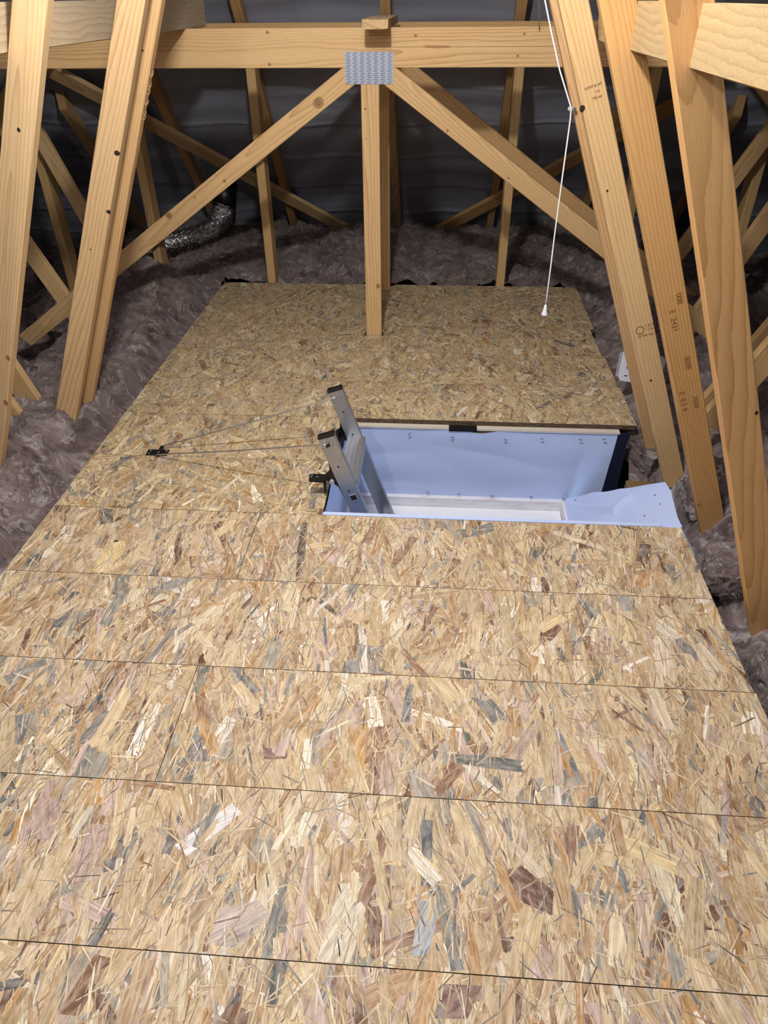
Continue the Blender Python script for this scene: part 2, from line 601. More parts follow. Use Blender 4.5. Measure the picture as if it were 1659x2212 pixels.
t = thing('roof_truss', (XC, 2.28, 0), 'roof truss at the hatch, ring stamp and knot hole on its right web', 'roof truss', 'roof trusses beside the boarding')
top_chords(t, 2.28, 2.45, (.9, .8, .66))
w = timber('diagonal_web', quad((-0.645, -0.567), (-1.541, -1.457), 1.9, -0.2), 2.28, 2.28 + T, t, (0.92, 0.85, 0.76))
for kx, kz, a, b, m in ((-0.964, .983, .009, .007, HOLE), (-1.031, .816, .007, .006, HOLE), (-0.83, 1.24, .003, .003, HOLE), (-1.12, .70, .002, .003, HOLE), (-1.14, .40, .003, .003, HOLE), (-1.43, .03, .012, .016, KNOT)):
    spot('knot', kx, kz, 2.28, a, b, m, w)
w = timber('diagonal_web', [(0.069, 1.9), (0.146, 1.9), (0.976, -0.150), (0.912, -0.156), (0.897, -0.148), (0.886, -0.125)], 2.28, 2.28 + T, t, (0.90, 0.80, 0.64), Vector((0.3726, 0, -0.928)))
spot('knot', 0.392, 1.100, 2.28, .0075, .009, HOLE, w)
spot('knot', 0.4985, 0.888, 2.28, .003, .004, HOLE, w)
spot('knot', 0.752, 0.284, 2.28, .004, .004, HOLE, w)
stamp('WMF 8197', 0.413, 1.153, 2.28, 0.0105, R(18), INK, w)
stamp('KD', 0.428, 1.142, 2.28, 0.008, R(18), INK, w)
stamp('FR164', 0.429, 1.127, 2.28, 0.010, R(18), INK, w)
bm = bmesh.new()      # ring of the grading mark
for k in range(24):
    a0, a1 = 2 * math.pi * k / 24, 2 * math.pi * (k + .92) / 24
    vs = [bm.verts.new((0.679 + r_ * math.cos(a), 2.2794, 0.462 + r_ * math.sin(a))) for r_, a in ((.0115, a0), (.0138, a0), (.0138, a1), (.0115, a1))]
    bm.faces.new(vs)
from_bm('ink_stamp', bm, INK, w)
stamp('P', 0.694, 0.478, 2.28, 0.010, R(16), INK, w)
stamp('C16', 0.711, 0.468, 2.28, 0.011, R(16), INK, w)
stamp('8197', 0.713, 0.484, 2.28, 0.012, R(16), INK, w)
stamp('FR164', 0.710, 0.448, 2.28, 0.012, R(16), INK, w)
stamp('DRY', 0.686, 0.442, 2.28, 0.009, R(22), INK, w)
timber('outer_strut', stick(-1.505, -0.16, -1.95, 0.92, .085), 2.282, 2.28 + T, t, (0.92, 0.84, 0.68))
timber('outer_strut', stick(0.992, 0.11, 1.44, 1.03, .085), 2.282, 2.28 + T, t, (0.86, 0.76, 0.58))

t = thing('roof_truss', (XC, 2.43, 0), 'roof truss close behind the hatch truss, a narrow grained strip showing past its webs', 'roof truss', 'roof trusses beside the boarding')
top_chords(t, 2.43, 2.45, (.9, .8, .66))
w = timber('diagonal_web', quad((-0.658, -0.573), (-1.539, -1.454), 1.9, -0.2), 2.43, 2.43 + T, t, (0.98, 0.86, 0.70))
for k in range(9):      # curled splinters along the sawn edge
    zz = 1.06 + 0.14 * k / 9 + random.uniform(-.01, .01)
    xx = -0.573 - (1.9 - zz) * 0.4195 + .001
    bm = bmesh.new()
    add_tube(bm, [(xx, 2.432, zz), (xx + .008, 2.430, zz - .004), (xx + .013, 2.428, zz + .002 * (k % 3)), (xx + .015, 2.428, zz + .008)], [.0008, .0007, .0006, .0003], 5)
    from_bm('splinter', bm, SHAVE, w)
w = timber('diagonal_web', quad((0.072, 0.150), (0.951, 1.029), 1.9, -0.35), 2.43, 2.43 + T, t, (0.80, 0.66, 0.52))
timber('outer_strut', stick(-1.535, -0.16, -1.885, 0.92, .085), 2.432, 2.43 + T, t, (0.95, 0.86, 0.70))
timber('outer_strut', stick(1.027, 0.08, 1.47, 1.0, .085), 2.432, 2.43 + T, t, (0.80, 0.70, 0.54))


# the two flat-topped hip trusses
def flat_truss(name, y, label, tint, front):
    t = thing(name, (XC, y, 0), label, 'roof truss', 'flat-topped hip trusses')
    zc0, zc1 = 1.1235, 1.257
    b = timber('top_chord', [(-1.86, zc0), (1.28, zc0), (1.20, zc1), (-1.78, zc1)], y, y + T, t, tint)
    if front:
        for kx, kz, a in ((-0.697, 1.136, .006), (-0.694, 1.243, .006), (-0.109, 1.230, .006), (0.312, 1.234, .005), (0.293, 1.162, .005), (-0.62, 1.225, .002)): spot('knot', kx, kz, y, a * 1.3, a, KNOT, b)
        add = bmesh.new()
        add_box(add, (-0.30, y - .0004, 1.1925), (0.44, y - .0001, 1.1935))
        from_bm('hairline_split', add, HOLE, b)
    p = timber('king_post', [(-0.329, -0.12), (-0.254, -0.12), (-0.254, zc0), (-0.329, zc0)], y, y + T, t, tint)
    if front: spot('knot', -0.268, 0.245, y, .011, .013, KNOT, p); spot('knot', -0.312, 0.98, y, .003, .003, HOLE, p); spot('knot', -0.31, 0.87, y, .002, .002, HOLE, p)
    sl = 0.674
    l = timber('diagonal_web', [(-0.402, zc0), (-0.330, zc0), (-0.330, zc0 - .042), (-2.075, zc0 - .042 - 1.745 * sl), (-2.13, zc0 - 1.728 * sl)], y, y + T, t, tint, Vector((-.829, 0, -.559)))
    if front:
        for kx, kz, a, b_ in ((-0.506, 1.002, .026, .021), (-1.223, .553, .017, .015), (-0.944, .701, .009, .007), (-1.09, .632, .006, .005)): spot('knot', kx, kz, y, a, b_, KNOT, l, R(34))
    r_ = timber('diagonal_web', [(-0.186, zc0), (-0.253, zc0), (-0.253, zc0 - .045), (1.40, zc0 - .045 - 1.653 * .684), (1.46, zc0 - 1.646 * .684)], y, y + T, t, tuple(c * .97 for c in tint), Vector((.825, 0, -.565)))
    if front:
        for kx, kz, a in ((0.03, .90, .006), (0.30, .72, .005)): spot('knot', kx, kz, y, a, a, KNOT, r_)
    for s in (-1, 1):
        timber('rafter', stick(XC + s * 1.60, 1.21, XC + s * 3.17, -0.2, 0.10), y, y + T, t, (.8, .7, .55))
    return t


g = flat_truss('hip_truss', 3.324, 'front flat-topped hip truss with a grey connector plate at its middle', (1.0, 0.90, 0.74), True)
timber('outer_strut', stick(-1.735, -0.08, -2.12, 0.78, .08), 3.326, 3.324 + T, g, (0.95, 0.88, 0.74))
timber('outer_strut', stick(1.16, -0.08, 1.585, 0.92, .075), 3.326, 3.324 + T, g, (0.92, 0.84, 0.68))
# punched connector plate
bm = bmesh.new()
px0, px1, pz0, pz1, py = -0.391, -0.197, 1.067, 1.178, 3.324
add_box(bm, (px0, py - 0.0016, pz0), (px1, py - 0.0002, pz1))
for c in range(7):
    for r_ in range(16):
        cx = px0 + (c + .5) * (px1 - px0) / 7 + (0.0022 if r_ % 2 else -0.0022)
        cz = pz0 + (r_ + .5) * (pz1 - pz0) / 16
        a = [bm.verts.new((cx - .0095, py - .0018, cz - .0008)), bm.verts.new((cx + .0095, py - .0018, cz - .0008)),
             bm.verts.new((cx + .006, py - .0052, cz + .0004)), bm.verts.new((cx - .006, py - .0052, cz + .0004)),
             bm.verts.new((cx - .0075, py - .0018, cz + .0024)), bm.verts.new((cx + .0075, py - .0018, cz + .0024))]
        for q in ((0, 1, 2, 3), (3, 2, 5, 4), (0, 3, 4), (1, 5, 2)): bm.faces.new([a[i] for i in q])
from_bm('connector_plate', bm, ZINC, g)

g2 = flat_truss('hip_truss', 3.99, 'rear flat-topped hip truss with slender pale posts standing behind the boarding', (0.84, 0.72, 0.54), False)
timber('outer_strut', stick(-1.79, -0.06, -2.13, 0.88, .075), 3.992, 3.99 + T, g2, (0.92, 0.86, 0.74))
timber('outer_strut', stick(1.17, -0.06, 1.68, 0.95, .075), 3.992, 3.99 + T, g2, (0.85, 0.77, 0.62))
for x in (-2.20, -1.64, -0.98, 0.352, 1.012, 1.62):
    zt = min(1.232, RIDGE - abs(x - XC) * SL - 0.16)
    p = slab('slender_post', (x, 4.086, -0.2), (x + 0.047, 4.186, zt), 'z', g2, (0.86, 0.78, 0.60))
    for v in p.data.vertices:       # top cut to the rafter's slope
        if v.co.z > zt - .05: v.co.z -= max(0.0, v.co.y - 4.086)
    if x == -1.64:
        for q, (tx, dz) in enumerate((('FSC', .20), ('T', .175), ('C16', .15))):
            s_ = stamp(tx, 0, 0, 0, .016, 0, INK, p)
            s_.data.transform(Matrix.Translation((x + .0476, 4.125, dz)) @ Matrix.Rotation(R(90), 4, 'Z'))

# longitudinal binders and batten nailed over the trusses


def binder(name, lo, hi, label, tint, ragged):
    bm = bmesh.new()
    n = 14
    ends = []
    for y, far in ((lo[1], False), (hi[1], True)):
        ring = []
        pts = [(lo[0], lo[2]), (hi[0], lo[2]), (hi[0], hi[2]), (lo[0], hi[2])]
        for i in range(4):
            a, b = Vector(pts[i]), Vector(pts[(i + 1) % 4])
            for k in range(n):
                p = a.lerp(b, k / n)
                ring.append(bm.verts.new((p.x, y + (random.uniform(-ragged, ragged) if k else 0), p.y - (random.uniform(0, ragged) if i == 0 and ragged and k else 0))))
        ends.append(ring)
    m = len(ends[0])
    bm.faces.new(ends[0]); bm.faces.new(ends[1][::-1])
    for i in range(m): bm.faces.new((ends[0][i], ends[1][i], ends[1][(i + 1) % m], ends[0][(i + 1) % m]))
    o = from_bm(name, bm, ROUGH)
    grain(o.data, Vector(lo), Vector((0, 1, 0)), Vector((1, 0, 0)), int(lo[0] * 1000) % 983)
    o.color = (*tint, 1)
    return tag(o, label, 'timber beam')


binder('binder', (-1.067, -0.9, 1.2575), (-1.020, 3.63, 1.353), 'grey weathered binder running along the upper left over the front hip truss', (0.80, 0.80, 0.82), .003)
binder('binder', (0.414, -0.9, 1.2575), (0.461, 2.35, 1.345), 'rough golden binder running along the upper right behind the leaning webs', (0.72, 0.64, 0.50), .004)
b = binder('batten', (-0.305, 3.175, 1.2575), (-0.207, 3.86, 1.287), 'short rough batten end laid over the middle of the front hip truss', (1.12, 1.0, 0.82), .0025)
bm = bmesh.new()
bmesh.ops.create_circle(bm, cap_ends=True, radius=.009, segments=14, matrix=Matrix.Translation((-0.253, 3.33, 1.2876)))
from_bm('screw_hole', bm, HOLE, b)

# ------------------------------------------------------------------ loft boarding: oriented strand board
PAL = [((220, 198, 158), 30), ((208, 184, 144), 26), ((192, 164, 124), 20), ((232, 216, 184), 15), ((246, 238, 222), 6),
       ((182, 148, 106), 11), ((168, 162, 150), 8), ((138, 138, 134), 6), ((106, 108, 108), 3), ((202, 178, 164), 10), ((154, 116, 86), 6), ((120, 88, 66), 4), ((196, 152, 96), 5)]
PALC = [tuple(v * k for v, k in zip(lin(c), (0.84, 0.81, 0.73))) for c, w in PAL]
PALW = [w for c, w in PAL]
DARK = [lin((66, 46, 34)), lin((90, 66, 46)), lin((52, 44, 40)), lin((104, 96, 90))]


# broad strands that stand out on the boards (x, y outlines)
FEATURES = [
    ((112, 74, 60), [(0.18, 0.703), (0.208, 0.71), (0.262, 0.667), (0.255, 0.623), (0.204, 0.642), (0.17, 0.683)]),
    ((98, 100, 100), [(0.013, 0.792), (0.034, 0.794), (0.034, 0.661), (0.014, 0.66)]),
    ((168, 174, 180), [(0.011, 0.634), (0.045, 0.632), (0.041, 0.583), (0.03, 0.544), (0.001, 0.537), (0.003, 0.565)]),
    ((122, 122, 120), [(0.045, 0.621), (0.06, 0.623), (0.092, 0.523), (0.07, 0.519)]),
    ((238, 234, 230), [(-0.384, 0.804), (-0.357, 0.783), (-0.446, 0.687), (-0.476, 0.707)]),
    ((224, 212, 186), [(-0.139, 0.654), (-0.086, 0.661), (-0.087, 0.615), (-0.104, 0.521), (-0.165, 0.518)]),
    ((186, 158, 148), [(-0.793, 0.832), (-0.76, 0.837), (-0.731, 0.746), (-0.732, 0.701), (-0.795, 0.702), (-0.793, 0.778)]),
    ((132, 134, 136), [(0.308, 1.031), (0.33, 1.028), (0.352, 0.9), (0.341, 0.881), (0.328, 0.927)]),
    ((66, 64, 58), [(-0.905, 0.841), (-0.886, 0.84), (-0.852, 0.806), (-0.882, 0.798)]),
    ((146, 106, 92), [(-0.352, 0.952), (-0.295, 0.959), (-0.289, 0.916), (-0.34, 0.912)]),
    ((204, 158, 96), [(-0.159, 1.016), (-0.118, 1.019), (-0.118, 0.881), (-0.154, 0.878)]),
    ((242, 232, 210), [(0.063, 0.956), (0.083, 0.957), (0.177, 0.865), (0.165, 0.86)]),
    ((136, 98, 70), [(-0.556, 0.504), (-0.525, 0.5), (-0.546, 0.411), (-0.582, 0.412)]),
    ((128, 94, 86), [(0.058, 0.499), (0.121, 0.5), (0.096, 0.451), (0.039, 0.447)]),
    ((202, 184, 172), [(-0.352, 0.597), (-0.286, 0.614), (-0.264, 0.591), (-0.302, 0.531), (-0.365, 0.532)]),
    ((118, 112, 96), [(-1.082, 1.817), (-1.033, 1.812), (-1.001, 1.738), (-1.042, 1.728)]),
    ((92, 92, 94), [(-0.763, 1.145), (-0.754, 1.141), (-0.769, 1.01), (-0.787, 1.013)]),
    ((150, 140, 132), [(-0.591, 1.362), (-0.575, 1.36), (-0.649, 1.258), (-0.666, 1.26)]),
    ((232, 204, 146), [(-0.984, 1.655), (-0.926, 1.647), (-0.896, 1.501), (-0.973, 1.503)]),
    ((58, 36, 28), [(0.693, 1.683), (0.7, 1.683), (0.702, 1.605), (0.691, 1.598)]),
    ((150, 104, 84), [(-0.966, 2.308), (-0.938, 2.317), (-0.96, 2.215), (-0.987, 2.203)]),
    ((140, 92, 66), [(0.242, 3.562), (0.3, 3.564), (0.286, 3.481), (0.255, 3.48)]),
    ((118, 122, 122), [(-0.033, 1.143), (-0.016, 1.141), (-0.023, 1.031), (-0.044, 1.03)]),
    ((190, 146, 84), [(-0.957, 1.741), (-0.936, 1.747), (-0.947, 1.646), (-0.964, 1.64)]),
    ((236, 222, 190), [(-0.272, 0.746), (-0.246, 0.845), (-0.226, 0.843), (-0.27, 0.71), (-0.284, 0.712)]),
    ((120, 78, 50), [(0.315, 1.357), (0.355, 1.385), (0.369, 1.352), (0.334, 1.308), (0.304, 1.306)]),
    ((224, 210, 178), [(0.447, 0.732), (0.477, 0.748), (0.502, 0.598), (0.482, 0.586)]),
    ((126, 126, 124), [(0.364, 0.792), (0.378, 0.791), (0.409, 0.677), (0.395, 0.672)]),
    ((118, 116, 112), [(0.29, 0.686), (0.302, 0.678), (0.316, 0.605), (0.295, 0.606)]),
    ((104, 90, 76), [(-0.4, 1.774), (-0.379, 1.78), (-0.35, 1.51), (-0.377, 1.489)]),
    ((138, 106, 78), [(-0.21, 1.35), (-0.173, 1.353), (-0.163, 1.221), (-0.186, 1.212)]),
    ((92, 86, 76), [(-0.315, 1.435), (-0.291, 1.432), (-0.226, 1.376), (-0.237, 1.363)])]



def clip(poly, x0, x1, y0, y1):
    for ax, lim, sg in ((0, x0, 1), (0, x1, -1), (1, y0, 1), (1, y1, -1)):
        out = []
        for i in range(len(poly)):
            a, b = poly[i - 1], poly[i]
            da, db = sg * (a[ax] - lim), sg * (b[ax] - lim)
            if (da >= 0) != (db >= 0):
                k = da / (da - db)
                out.append(tuple(a[j] + (b[j] - a[j]) * k for j in range(4)))
            if db >= 0: out.append(b)
        poly = out
        if len(poly) < 3: return None
    return poly


def osb(rects, label, dens=1.0, seed=0):
    rnd = random.Random(seed)
    near = rects[0][2] < 1.6            # these sheets have longer, better aligned strands
    V, F, C, U, MI = [], [], [], [], []
    TH = 0.018
    for (x0, x1, y0, y1) in rects:
        n = len(V)
        V += [(x, y, z) for z in (-TH, 0.0) for x, y in ((x0, y0), (x1, y0), (x1, y1), (x0, y1))]
        for q in ((0, 3, 2, 1), (4, 5, 6, 7), (0, 1, 5, 4), (1, 2, 6, 5), (2, 3, 7, 6), (3, 0, 4, 7)):
            F.append([n + i for i in q]); MI.append(2 if q == (4, 5, 6, 7) else 0); C += [(.3, .2, .1, 1)] * 4; U += [(0, 0)] * 4
        area = (x1 - x0) * (y1 - y0)
        todo = []
        for kind, cnt in (('m', 2600), ('L', 900), ('M', 1300), ('s', 6500), ('d', 480)):
            todo += [kind] * int(cnt * area * dens)
        nbot = int(2600 * area * dens)
        top = todo[nbot:]
        rnd.shuffle(top)
        top.sort(key=lambda k: {'L': .35, 'M': .35, 's': .6, 'd': .7}[k] + rnd.uniform(0, 1.0))
        todo = todo[:nbot] + top
        tot = max(1, len(todo))
        for idx, kind in enumerate(todo):
            if kind == 'L': L, W = rnd.uniform(.06, .17 if near else .12), rnd.uniform(.009, .044 if near else .032)
            elif kind in 'mM': L, W = rnd.uniform(.035, .105), rnd.uniform(.004, .014)
            elif kind == 's': L, W = rnd.uniform(.015, .08), rnd.uniform(.0008, .0038)
            else: L, W = rnd.uniform(.010, .055), rnd.uniform(.0007, .003)
            cx, cy = rnd.uniform(x0, x1), rnd.uniform(y0, y1)
            ang = rnd.gauss(26 * noise.noise(Vector((cx * 4, cy * 4, seed * 7.1))), 17 if near else 26) if rnd.random() < (.88 if near else .72) else rnd.uniform(-90, 90)
            if kind in 'sd' and rnd.random() < (.22 if near else .34): ang = rnd.uniform(-90, 90)
            ang = R(ang)
            col = rnd.choice(DARK) if kind == 'd' else PALC[rnd.choices(range(len(PALC)), PALW)[0]]
            k = rnd.uniform(.84, 1.12)
            kb = rnd.uniform(.98, 1.16) if near else rnd.uniform(.90, 1.02)
            col = (col[0] * k, col[1] * k, col[2] * k * kb, 1)
            c, s = math.cos(ang), math.sin(ang)
            j = lambda a: rnd.uniform(-a, a)
            if kind in 'sd':
                loc = [(-W * .5, -L / 2), (W * .3, -L / 2 + j(.1) * L), (W * .5, L * j(.2)), (W * .2, L / 2), (-W * .5, L * .35)]
            else:
                tp = rnd.choice((1, 1, .8, .55))
                sk = j(.35) * W
                loc = [(-W / 2, -L / 2 + j(.05) * L), (-W * .1, -L / 2 + j(.06) * L), (W / 2, -L / 2 + j(.05) * L), (W / 2 * (1 + j(.12)), j(.2) * L),
                       (W / 2 * tp + sk, L / 2 + j(.05) * L), (sk, L / 2 + j(.06) * L), (-W / 2 * tp + sk, L / 2 + j(.05) * L), (-W / 2 * (1 + j(.12)), j(.2) * L)]
            uo, vo = rnd.uniform(0, 9), rnd.uniform(0, 9)
            poly = [(cx + a * c - b * s, cy + a * s + b * c, a + uo, b + vo) for a, b in loc]
            if cx - .09 < x0 or cx + .09 > x1 or cy - .09 < y0 or cy + .09 > y1:
                poly = clip(poly, x0, x1, y0, y1)
                if not poly: continue
            z = 0.00012 + 0.0009 * idx / tot
            n = len(V)
            V += [(p[0], p[1], z) for p in poly]
            F.append(list(range(n, n + len(poly)))); MI.append(1)
            C += [col] * len(poly); U += [(p[2], p[3]) for p in poly]
        for rgb, pts in FEATURES:
            mx = sum(p[0] for p in pts) / len(pts); my = sum(p[1] for p in pts) / len(pts)
            if not (x0 < mx < x1 and y0 < my < y1): continue
            best = max(((Vector(a) - Vector(b)) for a in pts for b in pts), key=lambda d: d.length).normalized()
            poly = clip([(px, py, (px - mx) * best.y - (py - my) * best.x + mx * 3, (px - mx) * best.x + (py - my) * best.y + my) for px, py in pts], x0, x1, y0, y1)
            if not poly: continue
            n = len(V)
            V += [(p[0], p[1], 0.00084) for p in poly]
            area2 = sum(poly[i - 1][0] * poly[i][1] - poly[i][0] * poly[i - 1][1] for i in range(len(poly)))
            order = list(range(n, n + len(poly)))
            F.append(order if area2 > 0 else order[::-1]); MI.append(1)
            us = [(p[2], p[3]) for p in poly]
            C += [(*[v * .84 for v in lin(rgb)], 1)] * len(poly); U += us if area2 > 0 else us[::-1]
    me = bpy.data.meshes.new('osb_board')
    me.from_pydata(V, [], F)
    me.polygons.foreach_set('material_index', MI)
    ca = me.color_attributes.new('strand', 'FLOAT_COLOR', 'CORNER')
    ca.data.foreach_set('color', [v for c in C for v in c])
    uv = me.uv_layers.new(name='grain')
    uv.data.foreach_set('uv', [v for c in U for v in c])
    o = link('osb_board', me, [CORE, STRAND, FINES])
    return tag(o, label, 'loft board', 'strand boards of the loft floor')


XL, XR = -1.235, 0.800
Y0, DY, G = 0.5166, 0.32608, 0.0009


def row(k): return Y0 + DY * k + G, Y0 + DY * (k + 1) - G


ya, yb = row(-2); osb([(XL, XR, ya, yb)], 'strand board underfoot just below the bottom of the picture', .3, 1)
ya, yb = row(-1); osb([(XL, XR, ya, yb)], 'strand board nearest the camera along the bottom of the picture', 1, 2)
ya, yb = row(0); osb([(XL, XR, ya, yb)], 'second strand board from the camera, full width, with large brown and grey strands', 1, 3)
ya, yb = row(1); osb([(XL, -0.562 - G, ya, yb)], 'short left strand board in the third row from the camera', 1, 4)
osb([(-0.562 + G, XR + .004, ya, yb)], 'long right strand board in the third row from the camera', 1, 5)
ya, yb = row(2); osb([(XL, XR, ya, yb)], 'full-width strand board two rows in front of the loft hatch', 1, 6)
ya, yb = row(3); osb([(XL, -0.542 - G, ya, yb)], 'short left strand board in the row touching the front of the hatch', 1, 7)
osb([(-0.542 + G, XR, ya, yb)], 'long strand board whose back edge forms the front of the loft hatch', 1, 8)
HX = -0.338
ya, yb = row(4); osb([(XL, HX, ya, yb)], 'strand board left of the hatch, under the near ladder bracket', 1, 9)
ya, yb = row(5); osb([(XL, HX, ya, yb)], 'strand board left of the hatch carrying the small black rod plate', 1, 10)
ya, yb = row(6); osb([(XL, XR + .002, ya, yb)], 'strand board behind the hatch with its dark cut edge overhanging the opening', 1, 11)
ya, yb = row(7); osb([(XL, XR - .004, ya, yb)], 'second strand board behind the hatch, in front of the centre post', 1, 12)
ya, yb = row(8); osb([(XL, XR - .017, ya, 3.318), (XL, -0.338, 3.318, yb), (-0.246, XR - .017, 3.318, yb), (-0.338, -0.246, 3.366, yb)], 'strand board notched around the foot of the front centre post', 1, 13)
ya, yb = row(9); osb([(XL, XR + .003, ya, yb)], 'strand board between the two centre posts', 1, 14)
ya, yb = row(10); osb([(XL, -0.338, ya, yb - .025), (-0.338, -0.258, ya, 3.984)], 'last strand board at the back, left of the rear centre post', 1, 15)
osb([(-0.256, -0.235, ya, 4.06), (-0.2349, XR + .006, ya, yb - .02)], 'last strand board at the back, right of the rear centre post', 1, 16)

# ------------------------------------------------------------------ mineral wool insulation


def sm(a):
    a = max(0.0, min(1.0, a)); return a * a * (3 - 2 * a)


def fluff(x, y, amp=1.0):
    p = Vector((x, y, 0))
    w = Vector((noise.noise(p * 5 + Vector((7, 0, 0))), noise.noise(p * 5 + Vector((0, 9, 3))), 0)) * .05
    q = p + w
    h = .050 * noise.noise(q * 4.2)
    h += .042 * (1 - 2 * abs(noise.noise(q * 8 + Vector((3, 3, 3)))))
    h += .020 * (1 - 2 * abs(noise.noise(q * 24 + Vector((1, 5, 2)))))
    h += .009 * noise.noise(q * 55)
    return h * amp


def wool_bed(name, fn, x0, x1, y0, y1, step, fibres, label, seed):
    rnd = random.Random(seed)
    nx, ny = int((x1 - x0) / step), int((y1 - y0) / step)
    V = []
    for j in range(ny + 1):
        for i in range(nx + 1):
            x, y = x0 + (x1 - x0) * i / nx, y0 + (y1 - y0) * j / ny
            V.append((x, y, fn(x, y)))
    F = [(j * (nx + 1) + i, j * (nx + 1) + i + 1, (j + 1) * (nx + 1) + i + 1, (j + 1) * (nx + 1) + i) for j in range(ny) for i in range(nx)]
    MI = [0] * len(F)
    for k in range(fibres):
        x, y = rnd.uniform(x0, x1), rnd.uniform(y0, y1)
        a = 6.3 * noise.noise(Vector((x * 3, y * 3, 5))) + rnd.gauss(0, .7)
        L = rnd.uniform(.012, .045); w = rnd.uniform(.0003, .0007); cv = rnd.gauss(0, 1.6)
        pts = []
        for s in range(5):
            pts.append((x, y)); x += math.cos(a) * L / 4; y += math.sin(a) * L / 4; a += cv / 3
        hmax = rnd.uniform(.001, .012)
        n = len(V)
        for s, (qx, qy) in enumerate(pts):
            if not (x0 <= qx <= x1 and y0 <= qy <= y1): qx, qy = min(max(qx, x0), x1), min(max(qy, y0), y1)
            z = fn(qx, qy) + .001 + hmax * math.sin(math.pi * s / 4)
            nxn, nyn = -math.sin(a), math.cos(a)
            V.append((qx - nxn * w, qy - nyn * w, z)); V.append((qx + nxn * w, qy + nyn * w, z + w))
        for s in range(4): F.append((n + 2 * s, n + 2 * s + 1, n + 2 * s + 3, n + 2 * s + 2)); MI.append(1 if k % 4 == 0 else 2)
    me = bpy.data.meshes.new(name)
    me.from_pydata(V, [], F)
    me.polygons.foreach_set('material_index', MI)
    o = link(name, me, [WOOL, FIBRE_L, FIBRE_D], None, True)
    return tag(o, label, 'insulation', None, 'stuff')


def left_h(x, y):
    u = XL - x
    z = -.055 + .085 * sm(u / .16) - .30 * sm((u - .42) / .5)
    z += .13 * math.exp(-((x + 1.60) / .17) ** 2 - ((y - 3.78) / .20) ** 2)
    return z + .05 * math.exp(-((x + 1.50) / .16) ** 2 - ((y - 2.05) / .16) ** 2)


def right_h(x, y):
    u = x - XR
    z = -.15 + .13 * sm((u - .03) / .22) - .22 * sm((u - .55) / .5)
    z -= .22 * math.exp(-((x - .80) / .12) ** 2 - ((y - 2.22) / .22) ** 4)
    return z + .07 * sm((y - 2.55) / .3) * (1 - sm(u / .4))


def back_h(x, y):
    z = -.045 + .035 * sm((y - 4.1) / .3) - .03 * sm((y - 5.0) / .4)
    z -= .25 * sm((abs(x - XC) - 1.75) / .7)
    return z + .05 * math.exp(-((x + 1.5) / .3) ** 2 - ((y - 4.2) / .25) ** 2)


def wool_h(x, y):
    b = back_h(x, y)
    u = max(XL - x, x - XR)
    if y < 4.35:
        side = left_h(x, y) if x < XC else right_h(x, y)
        k = (1 - sm((y - 3.85) / .4)) * (1.0 if y < 4.0 else sm((u + .12) / .2))
        b = b + (side - b) * k
    return b + fluff(x, y) * (0.4 + .6 * sm(u / .15) if y < 4.0 else 1.0)


wool_bed('insulation_quilt', wool_h, -3.0, XL - .002, .55, 4.10, .0125, 15000, 'mauve-brown mineral wool bed along the left of the boarding', 1)
wool_bed('insulation_quilt', wool_h, XR + .008, 2.2, .55, 4.10, .0125, 8000, 'dark mineral wool bed along the right of the boarding', 2)
wool_bed('insulation_quilt', wool_h, -3.2, 2.6, 4.10, 5.78, .0165, 9000, 'shadowed mineral wool bed behind the back edge of the boarding', 3)


def chunk(loc, size, rot, label, seed):
    bm = bmesh.new()
    bmesh.ops.create_cube(bm, size=1.0)
    bmesh.ops.subdivide_edges(bm, edges=bm.edges[:], cuts=23, use_grid_fill=True)
    M = Matrix.Translation(loc) @ Matrix.Rotation(rot[2], 4, 'Z') @ Matrix.Rotation(rot[1], 4, 'Y') @ Matrix.Rotation(rot[0], 4, 'X')
    for v in bm.verts:
        p = v.co.copy()
        sph = p.normalized() * .62
        p = p.lerp(sph, .22)
        q = Vector((p.x * size[0], p.y * size[1], p.z * size[2]))
        n = q + Vector((seed * 3.3, 0, 0))
        d = .012 * noise.noise(n * 14) + .008 * (1 - 2 * abs(noise.noise(n * 36))) + .007 * noise.noise(n * 80)
        v.co = M @ (q + p.normalized() * d)
    rnd = random.Random(seed)
    bm.normal_update()
    for v in rnd.sample(list(bm.verts), 420):
        p, nn = v.co.copy(), v.normal.copy()
        d = nn.orthogonal().normalized(); d.rotate(Matrix.Rotation(rnd.uniform(0, 6.28), 3, nn))
        L, cv, w = rnd.uniform(.010, .035), rnd.gauss(0, .5), rnd.uniform(.0003, .0007)
        prev = None
        for q in range(5):
            sd = d.cross(nn) * w
            cur = (bm.verts.new(p + nn * .008 * math.sin(math.pi * q / 4) - sd), bm.verts.new(p + nn * (.008 * math.sin(math.pi * q / 4) + .0005) + sd))
            if prev:
                f_ = bm.faces.new((prev[0], prev[1], cur[1], cur[0])); f_.material_index = 1 if rnd.random() < .3 else 2
            prev = cur
            p = p + d * L / 4; d.rotate(Matrix.Rotation(cv, 3, nn))
    return tag(from_bm('insulation_offcut', bm, [WOOL, FIBRE_L, FIBRE_D], None, True), label, 'insulation', 'loose insulation offcuts')


chunk((0.895, 1.655, -0.028), (.105, .15, .085), (R(6), R(-8), R(-16)), 'loose pinkish wool block at the board edge, below the digit-stamped web', 1)
chunk((0.955, 2.06, -0.01), (.10, .16, .16), (R(20), R(10), R(15)), 'wool lump squeezed between the ring-stamped and digit-stamped webs', 2)
chunk((0.905, 1.235, -0.05), (.09, .17, .10), (R(4), R(12), R(-8)), 'wool offcut at the foot of the broad web on the right edge', 3)
chunk((0.880, 2.50, -0.12), (.13, .17, .13), (R(14), R(-10), R(30)), 'torn wool wad beside the dark right end of the hatch', 4)

